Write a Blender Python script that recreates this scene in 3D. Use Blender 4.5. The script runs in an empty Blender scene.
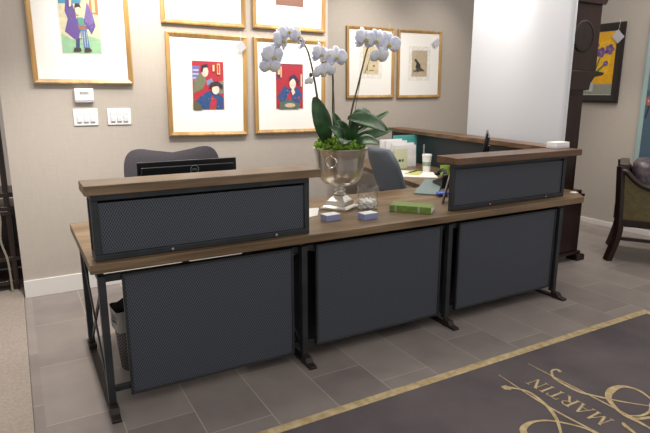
import bpy, bmesh, math, random
from mathutils import Vector, Matrix
random.seed(7)
C = bpy.context.scene.collection
SC = bpy.context.scene
PI = math.pi

# ------------------------------------------------------------------ camera, world, light, exposure
cam = bpy.data.cameras.new('camera'); camo = bpy.data.objects.new('camera', cam); C.objects.link(camo)
yaw, pit, rol, FPX = 0.5131, 0.22263, 0.00105, 548.73
cam.sensor_width = 36; cam.lens = FPX * 36 / 650; cam.clip_start = .02
fw = Vector((math.sin(yaw)*math.cos(pit), math.cos(yaw)*math.cos(pit), -math.sin(pit)))
rt = Vector((math.cos(yaw), -math.sin(yaw), 0)); up = rt.cross(fw)
r2 = rt*math.cos(rol) + up*math.sin(rol); u2 = -rt*math.sin(rol) + up*math.cos(rol)
camo.matrix_world = Matrix(((r2.x, u2.x, -fw.x, 0), (r2.y, u2.y, -fw.y, 0), (r2.z, u2.z, -fw.z, 1.52), (0, 0, 0, 1)))
SC.camera = camo
SC.view_settings.view_transform = 'Standard'; SC.view_settings.look = 'None'
SC.view_settings.gamma = 1; SC.view_settings.use_curve_mapping = False
SC.view_settings.exposure = 0.55
w = bpy.data.worlds.new('world'); SC.world = w; w.use_nodes = True
bg = w.node_tree.nodes['Background']; bg.inputs[0].default_value = (1, .95, .9, 1); bg.inputs[1].default_value = .42

def light(kind, loc, aim, energy, col=(1, .93, .84), size=.3, size_y=None, spot=60, blend=.6):
    l = bpy.data.lights.new('overhead_light', kind); l.energy = energy; l.color = col
    if kind == 'AREA':
        l.shape = 'RECTANGLE'; l.size = size; l.size_y = size_y or size
    else: l.shadow_soft_size = size
    if kind == 'SPOT': l.spot_size = math.radians(spot); l.spot_blend = blend
    o = bpy.data.objects.new('overhead_light', l); C.objects.link(o); o.location = loc
    o.rotation_euler = (Vector(aim) - Vector(loc)).to_track_quat('-Z', 'Y').to_euler()
    return o
light('AREA', (2.2, 3.7, 2.85), (2.2, 3.7, 0), 38, size=3.6, size_y=.7)  # unseen soft fill added over the desk
light('AREA', (4.6, 2.6, 2.85), (4.6, 2.6, 0), 22, size=1.6, size_y=1.6)  # unseen soft fill added for the right side
light('AREA', (1.6, .3, 2.85), (1.6, .3, 0), 10, size=2.0, size_y=1.6)  # weak unseen fill added in front of the desk
light('SPOT', (1.0, 3.55, 2.8), (1.0, 4.5, 1.85), 60, size=.05, spot=75, blend=.8)
light('SPOT', (.97, 4.05, 2.8), (.97, 4.5, 2.1), 24, col=(1, .88, .72), size=.04, spot=50, blend=.9)
light('SPOT', (2.3, 3.55, 2.8), (2.2, 4.5, 1.75), 40, size=.05, spot=70, blend=.8)
light('SPOT', (3.5, 4.5, 2.8), (3.45, 5.5, 1.75), 38, size=.05, spot=95, blend=.9)
light('SPOT', (4.7, 4.6, 2.8), (4.6, 5.5, 1.9), 14, size=.05, spot=80, blend=.9)
light('SPOT', (3.3, 3.5, 2.8), (3.94, 3.85, 2.1), 20, size=.05, spot=70, blend=.9)
light('SPOT', (.2, 3.4, 2.8), (0.1, 3.8, 0), 150, size=.05, spot=80, blend=.9)  # unseen spot added to brighten the floor at the left
light('SPOT', (5.2, 3.6, 2.8), (5.25, 3.7, 0), 75, size=.06, spot=62, blend=.9)  # unseen spot added to brighten the floor at the right

# ------------------------------------------------------------------ materials
def L(c):
    return tuple((v/255/12.92 if v/255 <= .04045 else ((v/255+.055)/1.055)**2.4) for v in c) + (1,)
MATS = {}
def mat(name, rgb, rough=.6, metal=0, spec=.5, coat=0, trans=0, bump=None, noise=None):
    if name in MATS: return MATS[name]
    m = bpy.data.materials.new(name); m.use_nodes = True; MATS[name] = m
    nt = m.node_tree; b = nt.nodes['Principled BSDF']
    b.inputs['Base Color'].default_value = L(rgb); b.inputs['Roughness'].default_value = rough
    b.inputs['Metallic'].default_value = metal; b.inputs['Specular IOR Level'].default_value = spec
    b.inputs['Coat Weight'].default_value = coat; b.inputs['Transmission Weight'].default_value = trans
    tc = nt.nodes.new('ShaderNodeTexCoord')
    if noise:   # (scale vector, second colour, detail)
        mp = nt.nodes.new('ShaderNodeMapping'); mp.inputs['Scale'].default_value = noise[0]
        nt.links.new(tc.outputs['Object'], mp.inputs[0])
        n = nt.nodes.new('ShaderNodeTexNoise'); n.inputs['Scale'].default_value = 1; n.inputs['Detail'].default_value = noise[2]
        nt.links.new(mp.outputs[0], n.inputs[0])
        r = nt.nodes.new('ShaderNodeValToRGB'); r.color_ramp.elements[0].position = .32; r.color_ramp.elements[1].position = .68
        r.color_ramp.elements[0].color = L(rgb); r.color_ramp.elements[1].color = L(noise[1])
        nt.links.new(n.outputs[0], r.inputs[0]); nt.links.new(r.outputs[0], b.inputs['Base Color'])
        if bump is None: bump = (noise[0], .15)
    if bump:
        mp = nt.nodes.new('ShaderNodeMapping'); mp.inputs['Scale'].default_value = bump[0]
        nt.links.new(tc.outputs['Object'], mp.inputs[0])
        n = nt.nodes.new('ShaderNodeTexNoise'); n.inputs['Scale'].default_value = 1; n.inputs['Detail'].default_value = 4
        nt.links.new(mp.outputs[0], n.inputs[0])
        bp = nt.nodes.new('ShaderNodeBump'); bp.inputs['Strength'].default_value = bump[1]; bp.inputs['Distance'].default_value = .003
        nt.links.new(n.outputs[0], bp.inputs['Height']); nt.links.new(bp.outputs[0], b.inputs['Normal'])
    return m

def math_node(nt, op, a, b=None, c=None):
    n = nt.nodes.new('ShaderNodeMath'); n.operation = op
    for i, v in enumerate((a, b, c)):
        if v is None: continue
        if isinstance(v, (int, float)): n.inputs[i].default_value = v
        else: nt.links.new(v, n.inputs[i])
    return n.outputs[0]

def wood_mat(name, base, alt, dark, rough=.38, axis='X'):
    m = bpy.data.materials.new(name); m.use_nodes = True; nt = m.node_tree; b = nt.nodes['Principled BSDF']; MATS[name] = m
    tc = nt.nodes.new('ShaderNodeTexCoord'); mp = nt.nodes.new('ShaderNodeMapping')
    mp.inputs['Scale'].default_value = (1.6, 34, 30) if axis == 'X' else ((34, 1.6, 30) if axis == 'Y' else (30, 30, 1.6))
    nt.links.new(tc.outputs['Object'], mp.inputs[0])
    n = nt.nodes.new('ShaderNodeTexNoise'); n.inputs['Scale'].default_value = 1.4; n.inputs['Detail'].default_value = 8; n.inputs['Distortion'].default_value = .8
    nt.links.new(mp.outputs[0], n.inputs[0])
    r = nt.nodes.new('ShaderNodeValToRGB'); e = r.color_ramp.elements
    e[0].position = .28; e[0].color = L(dark); e[1].position = .75; e[1].color = L(alt)
    k = e.new(.5); k.color = L(base)
    nt.links.new(n.outputs[0], r.inputs[0])
    mp2 = nt.nodes.new('ShaderNodeMapping'); mp2.inputs['Scale'].default_value = (1.1, 5, 5) if axis == 'X' else ((5, 1.1, 5) if axis == 'Y' else (5, 5, 1.1))
    nt.links.new(tc.outputs['Object'], mp2.inputs[0])
    n2 = nt.nodes.new('ShaderNodeTexNoise'); n2.inputs['Scale'].default_value = 1.3; n2.inputs['Detail'].default_value = 3
    nt.links.new(mp2.outputs[0], n2.inputs[0])
    mx = nt.nodes.new('ShaderNodeMixRGB'); mx.blend_type = 'MULTIPLY'; mx.inputs[0].default_value = .7
    r2_ = nt.nodes.new('ShaderNodeValToRGB'); r2_.color_ramp.elements[0].position = .35; r2_.color_ramp.elements[0].color = (.5, .45, .42, 1)
    r2_.color_ramp.elements[1].position = .6; r2_.color_ramp.elements[1].color = (1, 1, 1, 1)
    nt.links.new(n2.outputs[0], r2_.inputs[0]); nt.links.new(r.outputs[0], mx.inputs[1]); nt.links.new(r2_.outputs[0], mx.inputs[2])
    nt.links.new(mx.outputs[0], b.inputs['Base Color'])
    b.inputs['Roughness'].default_value = rough
    bp = nt.nodes.new('ShaderNodeBump'); bp.inputs['Strength'].default_value = .12; bp.inputs['Distance'].default_value = .002
    nt.links.new(n.outputs[0], bp.inputs['Height']); nt.links.new(bp.outputs[0], b.inputs['Normal'])
    return m

def perf_mat(name, sheet, hole, pitch=.011, yz=False):
    # staggered perforated sheet, in the X-Z plane of the object (Y-Z when yz)
    m = bpy.data.materials.new(name); m.use_nodes = True; nt = m.node_tree; b = nt.nodes['Principled BSDF']; MATS[name] = m
    tc = nt.nodes.new('ShaderNodeTexCoord'); sp = nt.nodes.new('ShaderNodeSeparateXYZ'); nt.links.new(tc.outputs['Object'], sp.inputs[0])
    X = sp.outputs[1] if yz else sp.outputs[0]; Z = sp.outputs[2]
    k = 2*PI/pitch
    a = math_node(nt, 'SINE', math_node(nt, 'MULTIPLY', X, k))
    c = math_node(nt, 'SINE', math_node(nt, 'MULTIPLY', Z, k*.58))
    v = math_node(nt, 'MULTIPLY', a, c)
    r = nt.nodes.new('ShaderNodeValToRGB'); r.color_ramp.elements[0].position = .50; r.color_ramp.elements[1].position = .68
    r.color_ramp.elements[0].color = L(sheet); r.color_ramp.elements[1].color = L(hole)
    nt.links.new(math_node(nt, 'MULTIPLY_ADD', v, .5, .5), r.inputs[0]); nt.links.new(r.outputs[0], b.inputs['Base Color'])
    b.inputs['Roughness'].default_value = .5; b.inputs['Metallic'].default_value = .25
    bp = nt.nodes.new('ShaderNodeBump'); bp.invert = True; bp.inputs['Strength'].default_value = .35; bp.inputs['Distance'].default_value = .002
    nt.links.new(r.outputs[0], bp.inputs['Height'])
    return m

def tile_mat():
    m = bpy.data.materials.new('stone_tile'); m.use_nodes = True; nt = m.node_tree; b = nt.nodes['Principled BSDF']
    tc = nt.nodes.new('ShaderNodeTexCoord'); sp = nt.nodes.new('ShaderNodeSeparateXYZ'); nt.links.new(tc.outputs['Object'], sp.inputs[0])
    x = math_node(nt, 'DIVIDE', math_node(nt, 'SUBTRACT', sp.outputs[0], -.012), .3195)
    col = math_node(nt, 'FLOOR', x)
    y = math_node(nt, 'DIVIDE', math_node(nt, 'ADD', math_node(nt, 'SUBTRACT', sp.outputs[1], 2.62), math_node(nt, 'MULTIPLY', col, .213)), .64)
    row = math_node(nt, 'FLOOR', y)
    fx = math_node(nt, 'FRACT', x); fy = math_node(nt, 'FRACT', y)
    dx = math_node(nt, 'MULTIPLY', math_node(nt, 'MINIMUM', fx, math_node(nt, 'SUBTRACT', 1, fx)), .3195)
    dy = math_node(nt, 'MULTIPLY', math_node(nt, 'MINIMUM', fy, math_node(nt, 'SUBTRACT', 1, fy)), .64)
    dx = math_node(nt, 'MAXIMUM', dx, math_node(nt, 'LESS_THAN', sp.outputs[0], .1))
    g = math_node(nt, 'LESS_THAN', math_node(nt, 'MINIMUM', dx, dy), .0022)
    cb = nt.nodes.new('ShaderNodeCombineXYZ'); nt.links.new(col, cb.inputs[0]); nt.links.new(row, cb.inputs[1])
    wn = nt.nodes.new('ShaderNodeTexWhiteNoise'); nt.links.new(cb.outputs[0], wn.inputs[0])
    n = nt.nodes.new('ShaderNodeTexNoise'); n.inputs['Scale'].default_value = 5; n.inputs['Detail'].default_value = 7
    nt.links.new(tc.outputs['Object'], n.inputs[0])
    t = math_node(nt, 'ADD', math_node(nt, 'MULTIPLY', wn.outputs[0], .45), math_node(nt, 'MULTIPLY', n.outputs[0], .6))
    r = nt.nodes.new('ShaderNodeValToRGB'); r.color_ramp.elements[0].position = .15; r.color_ramp.elements[1].position = .9
    r.color_ramp.elements[0].color = L((116, 108, 106)); r.color_ramp.elements[1].color = L((152, 143, 138))
    nt.links.new(t, r.inputs[0])
    mx = nt.nodes.new('ShaderNodeMixRGB'); nt.links.new(g, mx.inputs[0]); nt.links.new(r.outputs[0], mx.inputs[1]); mx.inputs[2].default_value = L((168, 162, 154))
    nt.links.new(mx.outputs[0], b.inputs['Base Color']); b.inputs['Roughness'].default_value = .42
    bp = nt.nodes.new('ShaderNodeBump'); bp.inputs['Strength'].default_value = .1; nt.links.new(n.outputs[0], bp.inputs['Height']); nt.links.new(bp.outputs[0], b.inputs['Normal'])
    return m

def weave_mat(name, c1, c2):
    m = bpy.data.materials.new(name); m.use_nodes = True; nt = m.node_tree; b = nt.nodes['Principled BSDF']
    tc = nt.nodes.new('ShaderNodeTexCoord'); outs = []
    for s in ((14, 14, 260), (230, 230, 12)):
        mp = nt.nodes.new('ShaderNodeMapping'); mp.inputs['Scale'].default_value = s; nt.links.new(tc.outputs['Object'], mp.inputs[0])
        n = nt.nodes.new('ShaderNodeTexNoise'); n.inputs['Scale'].default_value = 1; n.inputs['Detail'].default_value = 3; nt.links.new(mp.outputs[0], n.inputs[0]); outs.append(n.outputs[0])
    v = math_node(nt, 'MULTIPLY', math_node(nt, 'ADD', outs[0], outs[1]), .5)
    r = nt.nodes.new('ShaderNodeValToRGB'); r.color_ramp.elements[0].position = .3; r.color_ramp.elements[1].position = .7
    r.color_ramp.elements[0].color = L(c1); r.color_ramp.elements[1].color = L(c2)
    nt.links.new(v, r.inputs[0]); nt.links.new(r.outputs[0], b.inputs['Base Color']); b.inputs['Roughness'].default_value = .8
    bp = nt.nodes.new('ShaderNodeBump'); bp.inputs['Strength'].default_value = .2; bp.inputs['Distance'].default_value = .002; nt.links.new(v, bp.inputs['Height']); nt.links.new(bp.outputs[0], b.inputs['Normal'])
    return m

WALL = weave_mat('grasscloth', (177, 169, 161), (188, 180, 171))
TILE = tile_mat()
WOOD = wood_mat('walnut_top', (124, 102, 76), (144, 120, 92), (98, 78, 56))
WOODY = wood_mat('walnut_top_return', (118, 90, 66), (140, 110, 84), (88, 64, 46), axis='Y')
WOODR = wood_mat('walnut_red', (102, 74, 54), (122, 90, 68), (76, 52, 38))
MAHOG = wood_mat('mahogany', (34, 15, 16), (44, 20, 20), (22, 10, 11), rough=.3, axis='Z')
DKWOOD = wood_mat('espresso_wood', (42, 28, 24), (54, 38, 32), (28, 18, 16), rough=.3, axis='Z')
GOLDF = wood_mat('gold_frame_wood', (186, 148, 90), (202, 166, 108), (164, 128, 76), rough=.35, axis='Z')
STEEL = mat('blackened_steel', (52, 54, 58), .45, .5, noise=((9, 9, 9), (64, 66, 70), 4))
PERF = perf_mat('perforated_sheet', (86, 92, 104), (34, 37, 44), .012)
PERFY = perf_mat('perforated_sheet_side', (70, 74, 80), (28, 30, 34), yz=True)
PAINTW = mat('white_paint', (206, 209, 216), .5)
BASEB = mat('baseboard_paint', (226, 224, 222), .4)
PLASTW = mat('white_plastic', (235, 236, 240), .35)
PLASTG = mat('grey_plastic', (150, 152, 158), .4)
BLACK = mat('black_plastic', (18, 21, 27), .28)
SCREEN = mat('screen_black', (10, 11, 14), .12)
MATB = mat('mat_board', (244, 243, 240), .55, coat=.0)
PAPER = mat('paper', (240, 240, 238), .7)
SILVER = mat('hammered_silver', (222, 219, 212), .28, 1.0, bump=((40, 40, 40), .25))
LEAFM = mat('orchid_leaf', (24, 56, 32), .38, noise=((14, 14, 14), (58, 102, 54), 3))
PETAL = mat('orchid_petal', (212, 220, 248), .55, noise=((22, 22, 22), (246, 248, 255), 2))
LIP = mat('orchid_lip', (210, 190, 110), .5)
STEMM = mat('orchid_stem', (70, 66, 38), .5)
MOSS = mat('moss', (92, 134, 38), .8, noise=((60, 60, 60), (140, 176, 62), 3))
FABG = mat('chair_fabric_grey', (82, 90, 100), .85, noise=((180, 180, 180), (104, 112, 122), 3))
FABC = mat('chair_fabric_charcoal', (58, 55, 61), .9, noise=((180, 180, 180), (76, 72, 79), 3))
OLIVE = mat('olive_leather', (86, 76, 44), .45, noise=((30, 30, 30), (104, 92, 56), 4))
PURP = mat('satin_mauve', (54, 46, 52), .38, noise=((18, 30, 26), (96, 84, 92), 5))
RUGM = mat('rug_pile', (74, 67, 71), .95, noise=((2.6, 2.6, 2.6), (92, 84, 87), 6), bump=((400, 400, 400), .4))
GOLDR = mat('rug_gold', (158, 136, 96), .8, noise=((26, 26, 26), (192, 174, 136), 5))
CARP = mat('carpet_pile', (140, 130, 122), .95, noise=((70, 70, 70), (158, 147, 138), 5), bump=((300, 300, 300), .5))
TEAL = mat('teal_card', (86, 178, 176), .5)
GREENB = mat('green_cover', (94, 124, 48), .4, noise=((20, 60, 60), (122, 150, 72), 3))
LIME = mat('lime_plastic', (150, 186, 62), .4)
BLUEP = mat('blue_plastic', (52, 78, 178), .3)
PGREEN = mat('pale_green_card', (214, 220, 184), .6)
LAVEN = mat('lavender_card_edge', (140, 148, 190), .6)
INK = mat('print_ink', (34, 32, 38), .6)
GREYP = mat('grey_folder', (116, 134, 134), .5)
def glass_mat():
    m = bpy.data.materials.new('clear_glass'); m.use_nodes = True; nt = m.node_tree
    out = nt.nodes['Material Output']; nt.nodes.remove(nt.nodes['Principled BSDF'])
    t = nt.nodes.new('ShaderNodeBsdfTransparent'); t.inputs[0].default_value = (.985, .99, .99, 1)
    g = nt.nodes.new('ShaderNodeBsdfGlossy'); g.inputs['Roughness'].default_value = .05
    lw = nt.nodes.new('ShaderNodeLayerWeight'); lw.inputs[0].default_value = .25
    class f: outputs = [math_node(nt, 'MULTIPLY_ADD', lw.outputs['Facing'], .55, .04)]
    x = nt.nodes.new('ShaderNodeMixShader'); nt.links.new(f.outputs[0], x.inputs[0]); nt.links.new(t.outputs[0], x.inputs[1]); nt.links.new(g.outputs[0], x.inputs[2])
    nt.links.new(x.outputs[0], out.inputs[0]); return m
GLASS = glass_mat()
MATS['clear'] = GLASS

# ------------------------------------------------------------------ mesh helpers
class MB:
    """collects shapes of one part; coordinates are in the scene frame when off is given, else local"""
    def __init__(s, off=(0, 0, 0)): s.bm = bmesh.new(); s.off = Vector(off); s.mi = 0; s.mats = []
    def use(s, m):
        if m not in s.mats: s.mats.append(m)
        s.mi = s.mats.index(m); return s
    def face(s, vs):
        f = s.bm.faces.new(vs); f.material_index = s.mi; return f
    def box(s, x0, x1, y0, y1, z0, z1, M=None):
        p = [Vector((x, y, z)) for z in (z0, z1) for y in (y0, y1) for x in (x0, x1)]
        if M: p = [M @ q for q in p]
        v = [s.bm.verts.new(q) for q in p]
        for q in ((0, 2, 3, 1), (4, 5, 7, 6), (0, 1, 5, 4), (2, 6, 7, 3), (0, 4, 6, 2), (1, 3, 7, 5)): s.face([v[i] for i in q])
        return s
    def prism(s, pts, a, b, plane='XY', M=None):
        """polygon pts extruded from a to b along the axis normal to plane"""
        def mk(p, h):
            q = {'XY': (p[0], p[1], h), 'XZ': (p[0], h, p[1]), 'YZ': (h, p[0], p[1])}[plane]
            q = Vector(q); return s.bm.verts.new(M @ q if M else q)
        A = [mk(p, a) for p in pts]; B = [mk(p, b) for p in pts]; n = len(pts)
        s.face(A); s.face(B[::-1])
        for i in range(n): s.face([A[i], B[i], B[(i+1) % n], A[(i+1) % n]])
        return s
    def flat(s, pts, h, plane='XZ'):
        v = [s.bm.verts.new({'XY': (p[0], p[1], h), 'XZ': (p[0], h, p[1])}[plane]) for p in pts]; s.face(v); return s
    def lathe(s, prof, c=(0, 0, 0), n=40, M=None, close=True):
        rings = []
        for r, z in prof:
            ring = []
            for i in range(n):
                a = 2*PI*i/n; q = Vector((c[0]+r*math.cos(a), c[1]+r*math.sin(a), c[2]+z))
                ring.append(s.bm.verts.new(M @ q if M else q))
            rings.append(ring)
        for A, B in zip(rings, rings[1:]):
            for i in range(n): s.face([A[i], A[(i+1) % n], B[(i+1) % n], B[i]])
        if close:
            s.face(rings[0][::-1]); s.face(rings[-1])
        return s
    def tube(s, pts, r, n=8, flat=None):
        pts = [Vector(p) for p in pts]; rs = r if isinstance(r, (list, tuple)) else [r]*len(pts)
        rings = []; ref = None
        for i, p in enumerate(pts):
            t = (pts[min(i+1, len(pts)-1)] - pts[max(i-1, 0)]).normalized()
            if ref is None: ref = Vector((0, 0, 1)) if abs(t.z) < .9 else Vector((1, 0, 0))
            a = (ref - t*ref.dot(t)).normalized(); b = t.cross(a); ref = a
            rings.append([s.bm.verts.new(p + a*rs[i]*math.cos(2*PI*k/n) + b*rs[i]*(flat or 1)*math.sin(2*PI*k/n)) for k in range(n)])
        for A, B in zip(rings, rings[1:]):
            for k in range(n): s.face([A[k], A[(k+1) % n], B[(k+1) % n], B[k]])
        s.face(rings[0][::-1]); s.face(rings[-1]); return s
    def bar(s, p, q, w, d, side=(0, 1, 0)):
        """rectangular bar from p to q: w across, d along side"""
        p, q = Vector(p), Vector(q); t = (q-p).normalized(); b = Vector(side); b = (b - t*b.dot(t)).normalized(); a = t.cross(b)
        v = [s.bm.verts.new(e + a*w/2*i + b*d/2*j) for e in (p, q) for i, j in ((-1, -1), (1, -1), (1, 1), (-1, 1))]
        for f in ((3, 2, 1, 0), (4, 5, 6, 7), (0, 1, 5, 4), (1, 2, 6, 5), (2, 3, 7, 6), (3, 0, 4, 7)): s.face([v[i] for i in f])
        return s
    def grid(s, fn, nu, nv):
        V = [[s.bm.verts.new(fn(i/nu, j/nv)) for j in range(nv+1)] for i in range(nu+1)]
        for i in range(nu):
            for j in range(nv): s.face([V[i][j], V[i+1][j], V[i+1][j+1], V[i][j+1]])
        return s
    def ball(s, c, r, sub=2, sc=(1, 1, 1), jit=0):
        M = Matrix.Translation(c) @ Matrix.Diagonal((sc[0], sc[1], sc[2], 1))
        g = bmesh.ops.create_icosphere(s.bm, subdivisions=sub, radius=r, matrix=M)
        for v in g['verts']:
            if jit: v.co += Vector([random.uniform(-jit, jit) for _ in range(3)])
            for f in v.link_faces: f.material_index = s.mi
        return s
    def build(s, name, m=None, parent=None, bevel=0, smooth=35, solid=0, sub=0, recalc=True):
        if recalc: bmesh.ops.recalc_face_normals(s.bm, faces=s.bm.faces)
        for v in s.bm.verts: v.co -= s.off
        me = bpy.data.meshes.new(name); s.bm.to_mesh(me); s.bm.free()
        for q in (s.mats or [m]): me.materials.append(q)
        if smooth:
            me.shade_smooth(); me.set_sharp_from_angle(angle=math.radians(smooth))
        o = bpy.data.objects.new(name, me); C.objects.link(o)
        if parent: o.parent = parent
        if solid:
            d = o.modifiers.new('s', 'SOLIDIFY'); d.thickness = solid; d.offset = 0
        if sub:
            d = o.modifiers.new('u', 'SUBSURF'); d.levels = sub; d.render_levels = sub
        if bevel:
            d = o.modifiers.new('b', 'BEVEL'); d.width = bevel; d.segments = 2; d.limit_method = 'ANGLE'; d.angle_limit = math.radians(40)
        return o

def tag(o, label, cat, group=None, kind=None):
    o['label'] = label; o['category'] = cat
    if group: o['group'] = group
    if kind: o['kind'] = kind
    return o
def thing(name, label, cat, loc=(0, 0, 0), rot=0, group=None):
    o = bpy.data.objects.new(name, None); C.objects.link(o); o.location = loc; o.empty_display_size = .05
    o.rotation_euler = rot if isinstance(rot, tuple) else (0, 0, rot)
    return tag(o, label, cat, group)
def struct(name, mb, m, bevel=0):
    o = mb.build(name, m, None, bevel=bevel, smooth=0); o['kind'] = 'structure'; return o
def one(name, mb, m, loc, label, cat, group=None, **k):
    mb.off = Vector(loc); o = mb.build(name, m, None, **k); o.location = loc; return tag(o, label, cat, group)
def dup(root, loc, label):
    r = root.copy(); C.objects.link(r); r.location = loc; r['label'] = label
    for ch in list(root.children):
        c = ch.copy(); C.objects.link(c); c.parent = r
        for g in ch.children:
            d = g.copy(); C.objects.link(d); d.parent = c
    return r
def catmull(P, k=6, closed=False):
    P = [Vector(p) for p in P]; out = []; n = len(P)
    for i in range(n-1):
        a, b, c, d = P[max(i-1, 0)], P[i], P[i+1], P[min(i+2, n-1)]
        for j in range(k):
            t = j/k; out.append(.5*((2*b) + (c-a)*t + (2*a-5*b+4*c-d)*t*t + (3*b-a-3*c+d)*t**3))
    out.append(P[-1]); return out

# ------------------------------------------------------------------ setting
struct('floor', MB().box(-.06, 6.0, -1.2, 5.7, -.06, 0), TILE)
o = struct('floor_carpet', MB().box(-3.0, -.062, -1.2, 8.1, -.06, .004), CARP)
YW, YF, XJ, XR, HW = 4.52, 5.55, 2.572, 5.89, 2.95
struct('wall_back', MB().box(-.05, XJ, YW, YW+.14, 0, HW), WALL)
struct('wall_jog', MB().box(XJ-.14, XJ, YW+.142, YF, 0, HW), WALL)
struct('wall_alcove', MB().box(XJ-.14, XR+.14, YF+.002, YF+.14, 0, HW), WALL)
struct('wall_right', MB().box(XR, XR+.14, .6, YF, 0, HW), WALL)
mb = MB()   # white wing wall with a rounded near end
prof = [(3.925, 4.10), (3.925, 3.04)] + [(3.955-.03*math.cos(a), 3.04-.04*math.sin(a)) for a in [PI*i/8 for i in range(1, 8)]] + [(3.985, 3.04), (3.985, 4.10)]
mb.prism(prof, 0, HW); o = mb.build('wall_partition', PAINTW, smooth=40); o['kind'] = 'structure'
struct('wall_far', MB().box(-3.0, .9, 8.1, 8.24, 0, HW), mat('pale_wall', (214, 206, 198), .8))
struct('baseboard_back', MB().box(-.052, XJ, YW-.014, YW-.001, .0, .135), BASEB, bevel=.003)
struct('baseboard_alcove', MB().box(XJ+.001, XR-.016, YF-.014, YF, .0, .12), BASEB, bevel=.003)
struct('baseboard_right', MB().box(XR-.014, XR-.001, .6, YF, .0, .06), BASEB, bevel=.003)

# ------------------------------------------------------------------ rug
RX0, RX1, RY0, RY1 = .78, 3.785, -.95, 2.083
rug = thing('rug', 'dark grey entrance rug with gold border and gold lettering on the tile floor', 'rug', (2.28, .6, 0.0))
ro = (2.28, .6, 0)
MB(ro).box(RX0, RX1, RY0, RY1, .0005, .009).build('pile', RUGM, rug, bevel=.003)
mb = MB(ro); bw = .052; z0, z1 = .0092, .0104
for a in ((RX0, RX1, RY1-bw, RY1), (RX0, RX1, RY0, RY0+bw), (RX0, RX0+bw, RY0+bw, RY1-bw), (RX1-bw, RX1, RY0+bw, RY1-bw)): mb.box(*a, z0, z1)
mb.build('border', GOLDR, rug)
def ribbon(mb, pts, wid, z):
    P = catmull([(p[0], p[1], 0) for p in pts], 8); n = len(P)
    wl = wid if isinstance(wid, (list, tuple)) else [wid]*2
    prev = None
    for i, p in enumerate(P):
        t = (P[min(i+1, n-1)] - P[max(i-1, 0)]).normalized(); nn = Vector((-t.y, t.x, 0))
        u = i/(n-1)*(len(wl)-1); k = min(int(u), len(wl)-2); ww = wl[k]*(1-(u-k)) + wl[k+1]*(u-k)
        a = mb.bm.verts.new((p.x+nn.x*ww/2, p.y+nn.y*ww/2, z)); b = mb.bm.verts.new((p.x-nn.x*ww/2, p.y-nn.y*ww/2, z))
        if prev: mb.face([prev[0], prev[1], b, a])
        prev = (a, b)
mb = MB(ro)
sw = [([(2.42, 1.93), (2.425, 1.36), (2.40, 1.15), (2.37, .8)], [.004, .012, .014, .008]),
      ([(2.178, 1.925), (2.153, 1.608), (2.167, 1.341), (2.2, .9)], [.004, .012, .014, .008]),
      ([(2.497, 1.775), (2.507, 1.800), (2.482, 1.812), (2.448, 1.793), (2.41, 1.739), (2.405, 1.607), (2.44, 1.533), (2.516, 1.423), (2.597, 1.334), (2.72, 1.2)], [.022, .014, .012, .014, .018, .014, .008, .006]),
      ([(2.10, 1.815), (2.143, 1.779), (2.178, 1.713), (2.155, 1.595), (2.108, 1.5), (2.034, 1.415), (1.95, 1.34)], [.03, .012, .016, .02, .014, .008]),
      ([(2.62, 1.29), (2.664, 1.373), (2.689, 1.453), (2.657, 1.513), (2.589, 1.523), (2.511, 1.499), (2.458, 1.45), (2.41, 1.355), (2.413, 1.284), (2.416, 1.227), (2.46, 1.05)], [.008, .014, .022, .04, .026, .014, .012, .01]),
      ([(2.405, 1.345), (2.438, 1.299), (2.499, 1.276), (2.6, 1.22)], [.008, .02, .012]),
      ([(2.405, 1.35), (2.472, 1.308), (2.55, 1.31), (2.62, 1.35)], [.01, .014, .008]),
      ([(1.90, 1.40), (1.87, 1.45), (1.892, 1.505), (1.961, 1.526), (2.032, 1.509), (2.085, 1.468), (2.148, 1.377), (2.157, 1.30)], [.014, .034, .03, .014, .012, .012, .008]),
      ([(2.345, 1.315), (2.33, 1.29), (2.31, 1.22)], [.010, .022, .01])]
for j, (p, wd) in enumerate(sw): ribbon(mb, p, wd, .0104 + .00012*j)
mb.prism([(2.088, 1.80), (2.095, 1.83), (2.125, 1.825), (2.135, 1.795), (2.115, 1.778)], .0092, .0103)
mb.build('flourish', GOLDR, rug, smooth=0, recalc=False)
# serif capitals drawn as strokes, units of cap height
GL = {'M': (1.15, [([(.12, 0), (.2, 1)], .07), ([(.2, 1), (.56, .06)], .17), ([(.56, .06), (.95, 1)], .07), ([(.95, 1), (1.02, 0)], .16)], [(.0, .26, 0), (.1, .3, 1), (.86, 1.06, 1), (.88, 1.18, 0)]),
      'A': (.95, [([(.1, 0), (.48, 1)], .07), ([(.48, 1), (.86, 0)], .17), ([(.24, .34), (.7, .34)], .06)], [(0, .24, 0), (.72, 1.0, 0)]),
      'R': (.88, [([(.18, 0), (.18, 1)], .16), ([(.18, .96), (.5, .98), (.68, .76), (.5, .54), (.2, .52)], .1), ([(.4, .52), (.82, .02)], .15)], [(.02, .34, 0), (.02, .3, 1), (.7, .98, 0)]),
      'T': (.86, [([(.43, 0), (.43, 1)], .16), ([(.04, .97), (.82, .97)], .07), ([(.05, 1), (.03, .76)], .06), ([(.81, 1), (.83, .76)], .06)], [(.26, .6, 0)]),
      'I': (.46, [([(.22, 0), (.22, 1)], .16)], [(.06, .38, 0), (.06, .38, 1)]),
      'N': (1.0, [([(.16, 0), (.16, 1)], .07), ([(.16, 1), (.82, .02)], .17), ([(.82, 0), (.82, 1)], .07)], [(.0, .3, 0), (.0, .28, 1), (.66, .98, 1)])}
mb = MB(ro); cur = 0; capw = sum(GL[c][0] + .1 for c in 'MARTIN'); ch, tot = .088, .455; sx = tot/capw
def tp(u, v): return (2.325 - v*ch, 1.345 + (u + .0)*sx)       # baseline runs away from the door, tops towards -x
z = .0102
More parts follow.
